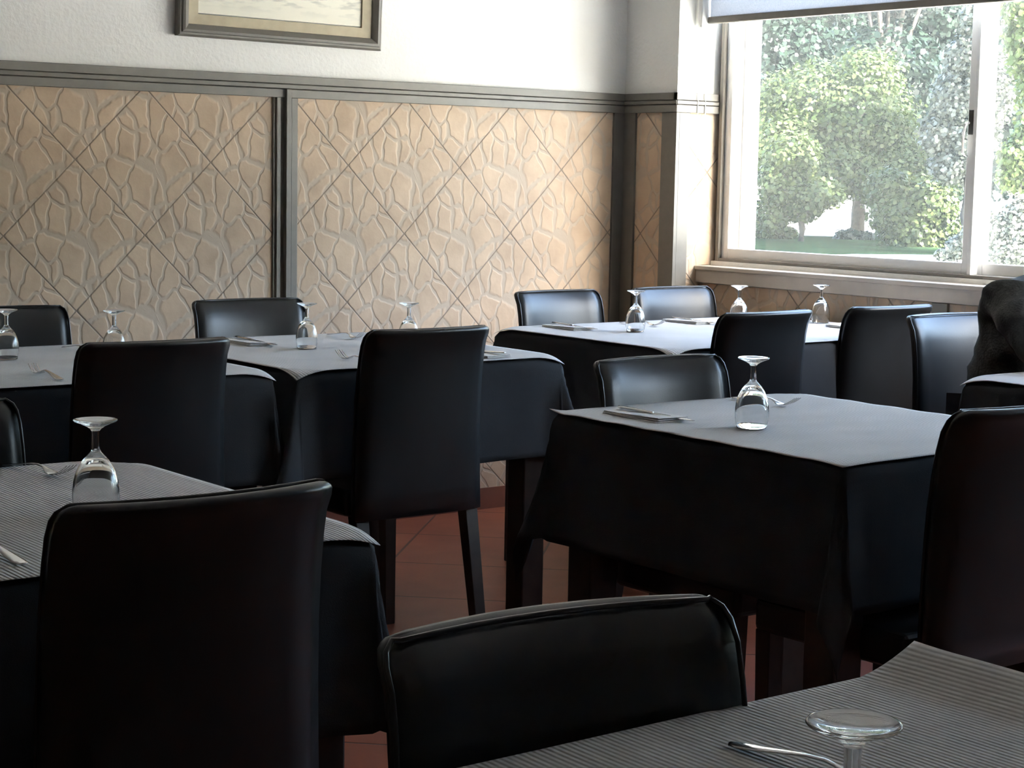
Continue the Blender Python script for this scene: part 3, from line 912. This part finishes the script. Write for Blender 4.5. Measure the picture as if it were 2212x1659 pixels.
# ------------------------------------------------------------------ person seated by the window
def skin_mesh(name, verts, edges, mat, parent, root=0, sub=2, post=None):
    me = bpy.data.meshes.new(name)
    me.from_pydata([v[0] for v in verts], edges, [])
    o = bpy.data.objects.new(name, me); COL.objects.link(o)
    md = o.modifiers.new('skin', 'SKIN'); md.use_smooth_shade = True
    sv = me.skin_vertices[0].data if me.skin_vertices else None
    if sv is None:
        bpy.context.view_layer.objects.active = o
        o.select_set(True)
        sv = me.skin_vertices[0].data
    for i, v in enumerate(verts):
        r_ = v[1]
        sv[i].radius = r_ if isinstance(r_, tuple) else (r_, r_)
        sv[i].use_root = (i == root)
    s = o.modifiers.new('sub', 'SUBSURF'); s.levels = sub; s.render_levels = sub
    dg = bpy.context.evaluated_depsgraph_get(); dg.update()
    ev = o.evaluated_get(dg)
    me2 = bpy.data.meshes.new_from_object(ev)
    o.modifiers.clear(); o.data = me2
    me2.name = name
    me2.materials.clear(); me2.materials.append(M[mat])
    for p in me2.polygons: p.use_smooth = True
    if post: post(me2)
    o.parent = parent
    return o

PX, PY = 4.235, -2.20
per = empty('person', (PX, PY, 0), 'person in a dark charcoal jacket sitting at the right edge below the window', 'person')
# local frame: faces -y; hips at y=+0.02 on the seat
def body_graph(scale_r=1.0, part='body'):
    V, E = [], []
    def add(p, r_, link=None):
        V.append((p, r_ if not isinstance(r_, tuple) else r_)); i = len(V) - 1
        if link is not None: E.append((link, i))
        return i
    return V, E, add
V, E, add = body_graph()
pel = add((0, 0.02, 0.565), (0.155, 0.105))
wa = add((0, -0.015, 0.68), (0.130, 0.095), pel)
ch = add((0, -0.07, 0.82), (0.155, 0.105), wa)
sh = add((0, -0.12, 0.925), (0.130, 0.085), ch)
nk = add((0, -0.155, 1.01), (0.052, 0.055), sh)
n2 = add((0, -0.175, 1.06), (0.050, 0.052), nk)
hd = add((0, -0.195, 1.12), (0.066, 0.078), n2)
hd2 = add((0, -0.200, 1.19), (0.073, 0.088), hd)
hd3 = add((0, -0.195, 1.245), (0.050, 0.060), hd2)
for sx in (-1, 1):
    s1 = add((sx * 0.165, -0.125, 0.925), 0.062, sh)
    el = add((sx * 0.225, -0.250, 0.795), 0.045, s1)
    fo = add((sx * 0.190, -0.370, 0.805), 0.036, el)
    wr_ = add((sx * 0.110, -0.470, 0.800), 0.026, fo)
    pa = add((sx * 0.075, -0.515, 0.788), (0.032, 0.016), wr_)
    pb = add((sx * 0.050, -0.545, 0.786), (0.036, 0.014), pa)
    for k in range(4):
        off = -0.027 + 0.018 * k
        ln = (0.052, 0.060, 0.056, 0.044)[k]
        ca, sa = -sx * 0.64, -0.77
        bx_, by_ = sx * 0.050 + ca * 0.012 + off * sa * -sx, -0.545 + sa * 0.012 + off * ca * sx * sx
        f1 = add((bx_ + ca * ln * 0.35, by_ + sa * ln * 0.35, 0.790), 0.0088, pb)
        f2 = add((bx_ + ca * ln * 0.75, by_ + sa * ln * 0.75, 0.786), 0.0080, f1)
        f3 = add((bx_ + ca * ln * 1.15, by_ + sa * ln * 1.15, 0.779), 0.0068, f2)
    t1 = add((sx * 0.050 - sx * 0.020 , -0.505, 0.795), 0.011, pa)
    t2 = add((sx * 0.050 - sx * 0.045, -0.515, 0.790), 0.009, t1)
    hip = add((sx * 0.085, -0.04, 0.545), 0.080, pel)
    kn = add((sx * 0.115, -0.40, 0.520), 0.058, hip)
    an = add((sx * 0.115, -0.40, 0.10), 0.036, kn)
    ft = add((sx * 0.118, -0.47, 0.045), (0.038, 0.030), an)
    toe = add((sx * 0.120, -0.55, 0.032), (0.036, 0.022), ft)
def face_post(me):
    for v in me.vertices:
        c = v.co
        if c.z > 1.07 and c.y < -0.20:
            dx = c.x
            g = lambda x0, z0, sx_, sz_: math.exp(-((dx - x0) / sx_) ** 2 - ((c.z - z0) / sz_) ** 2)
            c.y -= 0.022 * g(0, 1.155, 0.013, 0.022)
            c.y += 0.008 * (g(0.030, 1.178, 0.016, 0.012) + g(-0.030, 1.178, 0.016, 0.012))
            c.y -= 0.006 * g(0, 1.118, 0.022, 0.007)
            c.y -= 0.010 * g(0, 1.085, 0.020, 0.012)
skin_mesh('body', V, E, 'skin', per, post=face_post, sub=2)
for sx in (-1, 1):
    bm = bmesh.new()
    bmesh.ops.create_uvsphere(bm, u_segments=12, v_segments=8, radius=0.011, matrix=Matrix.Translation((sx * 0.029, -0.272, 1.178)))
    mk('eye', bm, 'white_plastic', per, smooth=True)
    bm = bmesh.new()
    bmesh.ops.create_uvsphere(bm, u_segments=12, v_segments=8, radius=1.0, matrix=Matrix.Translation((sx * 0.076, -0.19, 1.16)) @ Matrix.Diagonal((0.010, 0.018, 0.030, 1)))
    mk('ear', bm, 'skin', per, smooth=True)
# jacket
V, E, add = body_graph()
pel = add((0, 0.02, 0.56), (0.185, 0.135))
wa = add((0, -0.01, 0.68), (0.172, 0.130), pel)
ch = add((0, -0.065, 0.82), (0.185, 0.135), wa)
sh = add((0, -0.120, 0.925), (0.150, 0.100), ch)
nk = add((0, -0.145, 0.985), (0.080, 0.075), sh)
for sx in (-1, 1):
    s1 = add((sx * 0.175, -0.130, 0.928), 0.078, sh)
    sm = add((sx * 0.215, -0.190, 0.865), 0.072, s1)
    el = add((sx * 0.245, -0.255, 0.812), 0.062, sm)
    fo = add((sx * 0.195, -0.370, 0.812), 0.050, el)
    wr_ = add((sx * 0.125, -0.452, 0.806), 0.038, fo)
def wrinkle(me):
    me.calc_loop_triangles()
    nrm = [v.normal.copy() for v in me.vertices]
    for v, n_ in zip(me.vertices, nrm):
        c = v.co
        w = noise.noise(Vector((c.x * 9, c.y * 9, c.z * 22))) * 0.015 + noise.noise(Vector((c.x * 30 + 5, c.y * 30, c.z * 48))) * 0.004
        v.co = c + n_ * w
skin_mesh('jacket', V, E, 'jacket', per, post=wrinkle, sub=3)
V, E, add = body_graph()
pel = add((0, 0.02, 0.545), (0.165, 0.110))
for sx in (-1, 1):
    hip = add((sx * 0.085, -0.05, 0.550), 0.092, pel)
    kn = add((sx * 0.117, -0.40, 0.525), 0.072, hip)
    an = add((sx * 0.116, -0.40, 0.12), 0.055, kn)
skin_mesh('trousers', V, E, 'trousers', per, sub=2)
for sx in (-1, 1):
    bm = bmesh.new()
    loft(bm, [[(sx * 0.118 + w * math.cos(t), y + 0.02 * math.sin(t) * 0, z0 + hh * (0.5 + 0.5 * math.sin(t))) for t in [2 * PI * k / 16 for k in range(16)]]
              for y, w, hh, z0 in ((-0.355, 0.030, 0.07, 0.0), (-0.38, 0.042, 0.10, 0.0), (-0.43, 0.045, 0.095, 0.0), (-0.50, 0.047, 0.065, 0.0), (-0.56, 0.044, 0.050, 0.0), (-0.60, 0.024, 0.035, 0.002))])
    mk('shoe', bm, 'leather', per, smooth=True)
bm = bmesh.new()
bmesh.ops.create_uvsphere(bm, u_segments=32, v_segments=20, radius=1.0, matrix=Matrix.Translation((0, -0.180, 1.195)) @ Matrix.Diagonal((0.088, 0.098, 0.095, 1)))
for v in bm.verts:
    if v.co.y < -0.235 and v.co.z < 1.235: v.co.y = -0.215
    if v.co.z < 1.13: v.co.y += 0.02; v.co.z -= 0.03
    v.co += v.normal * 0.003 * noise.noise(v.co * 60)
mk('hair', bm, 'hair', per, smooth=True)

# ------------------------------------------------------------------ ceiling lamps behind the camera
def emit_mat():
    mt = bpy.data.materials.new('lamp_glow'); mt.use_nodes = True
    b = mt.node_tree.nodes['Principled BSDF']
    b.inputs['Emission Color'].default_value = (1.0, 0.80, 0.58, 1); b.inputs['Emission Strength'].default_value = 1.5
    return mt
M['glow'] = emit_mat()
def make_lamp():
    t = empty('ceiling_downlight', (0, 0, 0), 'x', 'ceiling lamp')
    bm = bmesh.new(); loft(bm, lathe(bm, [(0.06, 0), (0.062, -0.006), (0.05, -0.012), (0.046, -0.008)], 24), cap0=False, cap1=False); mk('ring', bm, 'white_plastic', t, smooth=True)
    bm = bmesh.new(); loft(bm, lathe(bm, [(0.046, -0.007), (0.03, -0.010), (0.001, -0.011)], 24), cap0=False, cap1=True); mk('bulb', bm, 'glow', t, smooth=True)
    return t
lp0 = make_lamp()
for i, (x, y) in enumerate([(0.2, -6.6), (0.6, -6.6), (1.6, -6.9), (2.0, -6.9), (-1.2, -4.6), (-1.2, -5.0)]):
    o = lp0 if i == 0 else copy_thing(lp0, (0, 0, 0))
    o.location = (x, y, H)
    tag(o, 'small round recessed ceiling lamp with warm light behind the camera', 'ceiling lamp', 'recessed ceiling lamps')

# ------------------------------------------------------------------ outside
GZ = -0.30
CX, CY, CZ = 0.0, -5.40, 1.24
def at(az, d): return (CX + d * math.cos(R(az)), CY + d * math.sin(R(az)))
def az_px(px): return 52.4 - math.degrees(math.atan((px - 1106) / 3970))
bm = bmesh.new(); bx(bm, 5.2, 190, -60, 190, GZ - 0.4, GZ)
g = mk('ground', bm, 'pave'); g['kind'] = 'structure'
def poly(name, pts, z, mat, label=None, cat=None, kind=None, th=0.04):
    bm = bmesh.new()
    loft(bm, [[(x, y, z - th) for x, y in pts], [(x, y, z) for x, y in pts]])
    o = mk(name, bm, mat)
    if label: tag(o, label, cat, kind=kind)
    elif kind: o['kind'] = kind
    return o
A0, A1 = 46, 33
lawn_pts = [at(48, 35.5), at(45, 36.2), at(43.5, 37.8), at(42, 39.2), at(39.5, 40), at(36, 40), at(36, 49), at(41, 50), at(48, 51)]
poly('lawn', lawn_pts, GZ + 0.03, 'lawn', 'strip of dark green lawn in tree shade beyond the window', 'lawn', 'stuff', th=0.05)
# outer wall face and street edge
def leaves(name, blobs, n, size, mat, parent, seed, shell=0.55):
    rng = np.random.default_rng(seed)
    vol = np.array([b[3] * b[4] * b[5] for b in blobs]) ** 0.67
    idx = rng.choice(len(blobs), size=n, p=vol / vol.sum())
    B = np.array(blobs)[idx]
    d = rng.normal(size=(n, 3)); d /= np.linalg.norm(d, axis=1)[:, None]
    rad = (shell + (1 - shell) * rng.random(n) ** 0.6) * (1 + 0.10 * rng.normal(size=n))
    c = B[:, :3] + d * B[:, 3:6] * rad[:, None]
    # leaf frame: normal roughly outward and up with jitter
    nr = d + 0.9 * rng.normal(size=(n, 3)) * 0.7 + np.array([0, 0, 0.5]); nr /= np.linalg.norm(nr, axis=1)[:, None]
    t = np.cross(nr, rng.normal(size=(n, 3))); t /= np.linalg.norm(t, axis=1)[:, None]
    b = np.cross(nr, t)
    s = size * (0.6 + 0.8 * rng.random(n))[:, None]
    w = s * 0.42
    v = np.empty((n, 6, 3))
    v[:, 0] = c - t * s * 0.5
    v[:, 1] = c - t * s * 0.12 + b * w - nr * s * 0.08
    v[:, 2] = c + t * s * 0.28 + b * w * 0.7 - nr * s * 0.10
    v[:, 3] = c + t * s * 0.55 - nr * s * 0.18
    v[:, 4] = c + t * s * 0.28 - b * w * 0.7 - nr * s * 0.10
    v[:, 5] = c - t * s * 0.12 - b * w - nr * s * 0.08
    v = v.reshape(-1, 3)
    me = bpy.data.meshes.new(name)
    me.vertices.add(len(v)); me.vertices.foreach_set('co', v.ravel())
    loops = np.empty((n, 8), dtype=np.int32); base = np.arange(n)[:, None] * 6
    loops[:] = base + np.array([[0, 1, 2, 3, 0, 3, 4, 5]])
    me.loops.add(n * 8); me.loops.foreach_set('vertex_index', loops.ravel())
    me.polygons.add(n * 2); me.polygons.foreach_set('loop_start', np.arange(n * 2, dtype=np.int32) * 4)
    me.update(calc_edges=True); me.validate()
    me.materials.append(M[mat])
    o = bpy.data.objects.new(name, me); COL.objects.link(o)
    if parent: o.parent = parent
    return o

def tree(az, D, blobs, n, size, mat, label, seed, trunk_r=0.12, group=None, cat='tree', name='tree', branches=None, zbase=GZ):
    """blobs: (lateral m to the right of the axis, forward m, z, rx, ry, rz)"""
    x, y = at(az, D)
    t = empty(name, (x, y, zbase), label, cat, group)
    a = R(az)
    right = Vector((math.sin(a), -math.cos(a), 0)); fwd = Vector((math.cos(a), math.sin(a), 0))
    bl_ = []
    for lx, fy, z, rx, ry, rz in blobs:
        p = right * lx + fwd * fy
        bl_.append((p.x, p.y, z - zbase, rx, ry, rz))
    leaves('foliage', bl_, n, size, mat, t, seed)
    if trunk_r:
        bm = bmesh.new()
        topz = max(b[2] for b in bl_) * 0.8
        rnd = random.Random(seed)
        pts = [(rnd.uniform(-.1, .1) * k * 0.4, rnd.uniform(-.1, .1) * k * 0.4, topz * k / 5) for k in range(6)]
        pts[0] = (0, 0, -0.05)
        tube(bm, pts, [trunk_r * (1.15 - 0.17 * k) for k in range(6)], 10)
        mk('trunk', bm, 'bark', t, smooth=True)
        bm = bmesh.new()
        for b in bl_[:8]:
            m_ = Vector(pts[2]); e_ = Vector(b[:3])
            tube(bm, [m_, m_.lerp(e_, 0.5) + Vector((0, 0, 0.15)), e_], [trunk_r * 0.45, trunk_r * 0.28, trunk_r * 0.1], 6)
        mk('branches', bm, 'bark', t, smooth=True)
    return t
def lat(px, az, D): # helper: lateral offset of a picture column relative to a tree axis
    return D * math.tan(R(az - az_px(px)))
def zz(py, D, px=1850): return CZ - (py - (376 + (px - 1142) * 0.0186)) / 3970 * D
def blob(px, py, rpx, rpy, az, D, fy=0.0):
    return (lat(px, az, D), fy, zz(py, D, px), rpx / 3970 * D, rpx / 3970 * D, rpy / 3970 * D)

a1 = az_px(1842); D1 = 50
tree(a1, D1, [blob(1830, 270, 130, 110, a1, D1), blob(1740, 230, 100, 90, a1, D1), blob(1900, 320, 110, 80, a1, D1), blob(1690, 330, 90, 80, a1, D1, -1),
              blob(1790, 370, 120, 60, a1, D1, -1), blob(1960, 370, 90, 60, a1, D1, -1), blob(1850, 170, 80, 60, a1, D1), blob(2000, 420, 60, 50, a1, D1), blob(1660, 250, 60, 90, a1, D1), blob(1900, 400, 90, 50, a1, D1, -1.5)],
     30000, 0.105, 'leaf_mid', 'broad bushy tree with sunlit green leaves filling the middle of the window', 11, 0.20)
a2 = az_px(1722); D2 = 45.5
tree(a2, D2, [blob(1680, 400, 60, 60, a2, D2), blob(1740, 420, 70, 40, a2, D2), blob(1660, 460, 40, 45, a2, D2), blob(1700, 340, 60, 50, a2, D2), blob(1715, 440, 50, 40, a2, D2)],
     9000, 0.105, 'leaf_mid', 'smaller tree with thin dark trunk at the left side of the window view', 12, 0.09)
a3 = az_px(1950); D3 = 44
tree(a3, D3, [blob(1930, 460, 65, 55, a3, D3), blob(1990, 440, 60, 60, a3, D3), blob(1960, 500, 70, 40, a3, D3), blob(1910, 410, 50, 50, a3, D3), blob(2030, 480, 40, 50, a3, D3), blob(1990, 520, 50, 28, a3, D3)],
     11000, 0.10, 'leaf_mid', 'low drooping tree whose branches reach the lawn, right of the thick trunk', 13, 0.10)
a4 = az_px(2075); D4 = 42
tree(a4, D4, [blob(2050, 220, 60, 70, a4, D4), blob(2080, 300, 60, 60, a4, D4), blob(2010, 290, 45, 50, a4, D4), blob(2060, 140, 50, 50, a4, D4), blob(2110, 200, 60, 90, a4, D4), blob(2040, 360, 50, 40, a4, D4), blob(2090, 60, 50, 50, a4, D4)],
     12000, 0.095, 'leaf_pale', 'pale silvery leaved tree left of the window mullion', 14, 0.12)
a5 = az_px(2200); D5 = 34
tree(a5, D5, [blob(2200, 100, 60, 90, a5, D5), blob(2230, 200, 60, 80, a5, D5), blob(2190, 40, 60, 60, a5, D5), blob(2260, 60, 80, 90, a5, D5)],
     9000, 0.095, 'leaf_lime', 'bright sunlit tree high up at the right edge, beyond the mullion', 15, 0.14)
a6 = az_px(2195); D6 = 30
tree(a6, D6, [blob(2190, 340, 50, 45, a6, D6), blob(2220, 300, 50, 50, a6, D6), blob(2170, 380, 34, 35, a6, D6), blob(2240, 380, 60, 60, a6, D6)],
     7000, 0.075, 'leaf_lime', 'lime green bush half way up at the right edge of the window', 16, 0.06)
a7 = az_px(2180); D7 = 26
tree(a7, D7, [blob(2150, 500, 40, 50, a7, D7), blob(2200, 480, 50, 60, a7, D7), blob(2180, 540, 60, 40, a7, D7), blob(2240, 520, 60, 60, a7, D7)],
     8000, 0.055, 'leaf_pale', 'pale speckled shrub low at the right edge of the window', 17, 0.03, cat='shrub', name='shrub')
a8 = az_px(2060); D8 = 35
tree(a8, D8, [blob(2060, 530, 26, 26, a8, D8), blob(2085, 515, 26, 35, a8, D8), blob(2030, 545, 18, 14, a8, D8)],
     1500, 0.08, 'leaf_pale', 'small pale shrub at the lower right corner of the sliding sash', 18, 0.02, cat='shrub', name='shrub')
a9 = az_px(1838); D9 = 49
tree(a9, D9, [blob(1825, 505, 30, 14, a9, D9, -1), blob(1860, 508, 26, 12, a9, D9, -1)], 1300, 0.11, 'leaf_dark', 'dark low ground cover around the thick trunk', 19, 0, cat='shrub', name='shrub')
a10 = az_px(1665); D10 = 47
tree(a10, D10, [blob(1650, 490, 40, 26, a10, D10, 0), blob(1690, 500, 26, 14, a10, D10, 0)], 1500, 0.11, 'leaf_mid', 'low shrub at the lower left corner of the window view', 20, 0, cat='shrub', name='shrub')
# dark backdrop of tall park trees
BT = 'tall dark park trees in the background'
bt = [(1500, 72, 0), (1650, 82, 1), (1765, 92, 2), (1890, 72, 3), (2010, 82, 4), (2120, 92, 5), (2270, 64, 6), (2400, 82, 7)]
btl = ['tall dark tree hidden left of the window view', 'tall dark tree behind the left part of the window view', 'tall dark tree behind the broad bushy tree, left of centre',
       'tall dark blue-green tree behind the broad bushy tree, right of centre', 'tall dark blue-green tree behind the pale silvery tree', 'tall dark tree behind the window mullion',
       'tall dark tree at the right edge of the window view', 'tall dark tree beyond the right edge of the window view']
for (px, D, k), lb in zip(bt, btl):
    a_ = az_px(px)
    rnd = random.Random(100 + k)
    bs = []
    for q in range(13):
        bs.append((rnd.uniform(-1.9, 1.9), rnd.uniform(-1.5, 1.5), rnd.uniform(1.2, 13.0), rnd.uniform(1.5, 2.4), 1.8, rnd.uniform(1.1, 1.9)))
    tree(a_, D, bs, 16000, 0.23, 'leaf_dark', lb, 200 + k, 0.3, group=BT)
# unseen trees added either side of the view to block low sky light
for k, (az_, D_) in enumerate([(-62, 34), (-46, 40), (-31, 44), (-17, 46), (-4, 50), (9, 56), (22, 64), (58, 60), (70, 50)]):
    rnd = random.Random(500 + k)
    w_ = D_ * 0.06
    bs = [(rnd.uniform(-w_, w_), rnd.uniform(-1, 1), rnd.uniform(1.5, D_ * 0.21), 2.6, 2.2, 1.8) for q in range(14)]
    tree(az_, D_, bs, 5500, 0.5, 'leaf_dark', 'tall park tree outside the view, seen only from beside the camera', 600 + k, 0.3, group='park trees outside the view')
# unseen tall trees added beyond the right edge to shade the lawn
for k, (x_, y_) in enumerate([(31.0, 12.0), (37.0, 15.5), (43.0, 19.5)]):
    dd = math.hypot(x_, y_ - CY); a_ = math.degrees(math.atan2(y_ - CY, x_))
    tree(a_, dd, [(0, 0, 8.5, 2.9, 2.9, 2.2), (-1.2, 0.5, 6.8, 2.0, 2.0, 1.6), (1.3, -0.5, 7.2, 2.0, 2.0, 1.7), (0, 0, 10.3, 1.8, 1.8, 1.4)], 7000, 0.30, 'leaf_dark',
         ['tall park tree outside the right edge, nearest of three', 'tall park tree outside the right edge, middle of three', 'tall park tree outside the right edge, farthest of three'][k], 300 + k, 0.22, group='shade trees right of the view')
# low park wall, lamp-white sunlit plaza and benches
x_, y_ = at(az_px(1800), 68)
wl = empty('park_wall', (x_, y_, GZ), 'low pale sunlit park wall beyond the tree trunks', 'wall', rz=R(az_px(1800) - 90))
box('wall_body', 'park_wall', (-9, 9, 0, 0.4, 0, 0.75), wl, bevel=0.02)
box('coping', 'park_wall', (-9.05, 9.05, -0.05, 0.45, 0.75, 0.83), wl, bevel=0.01)
for k, (px, D) in enumerate([(2050, 56), (2175, 50)]):
    x_, y_ = at(az_px(px), D)
    b_ = empty('park_bench', (x_, y_, GZ), ['slatted park bench beyond the low drooping tree', 'slatted park bench beyond the mullion at the right edge'][k], 'bench', 'slatted park benches', rz=R(az_px(px) - 90))
    bm = bmesh.new()
    for q in range(4): bx(bm, -0.9, 0.9, -0.25 + q * 0.12, -0.16 + q * 0.12, 0.43, 0.46)
    mk('seat', bm, 'green_paint', b_)
    bm = bmesh.new()
    for q in range(3): bx(bm, -0.9, 0.9, 0.22, 0.25, 0.55 + q * 0.13, 0.64 + q * 0.13)
    mk('backrest', bm, 'green_paint', b_)
    for sx in (-0.75, 0.75):
        bm = bmesh.new(); bx(bm, sx - 0.03, sx + 0.03, -0.22, -0.16, 0, 0.43); bx(bm, sx - 0.03, sx + 0.03, 0.18, 0.22, 0, 0.92); bx(bm, sx - 0.03, sx + 0.03, -0.16, 0.18, 0.38, 0.43)
        mk('leg', bm, 'blackp', b_)
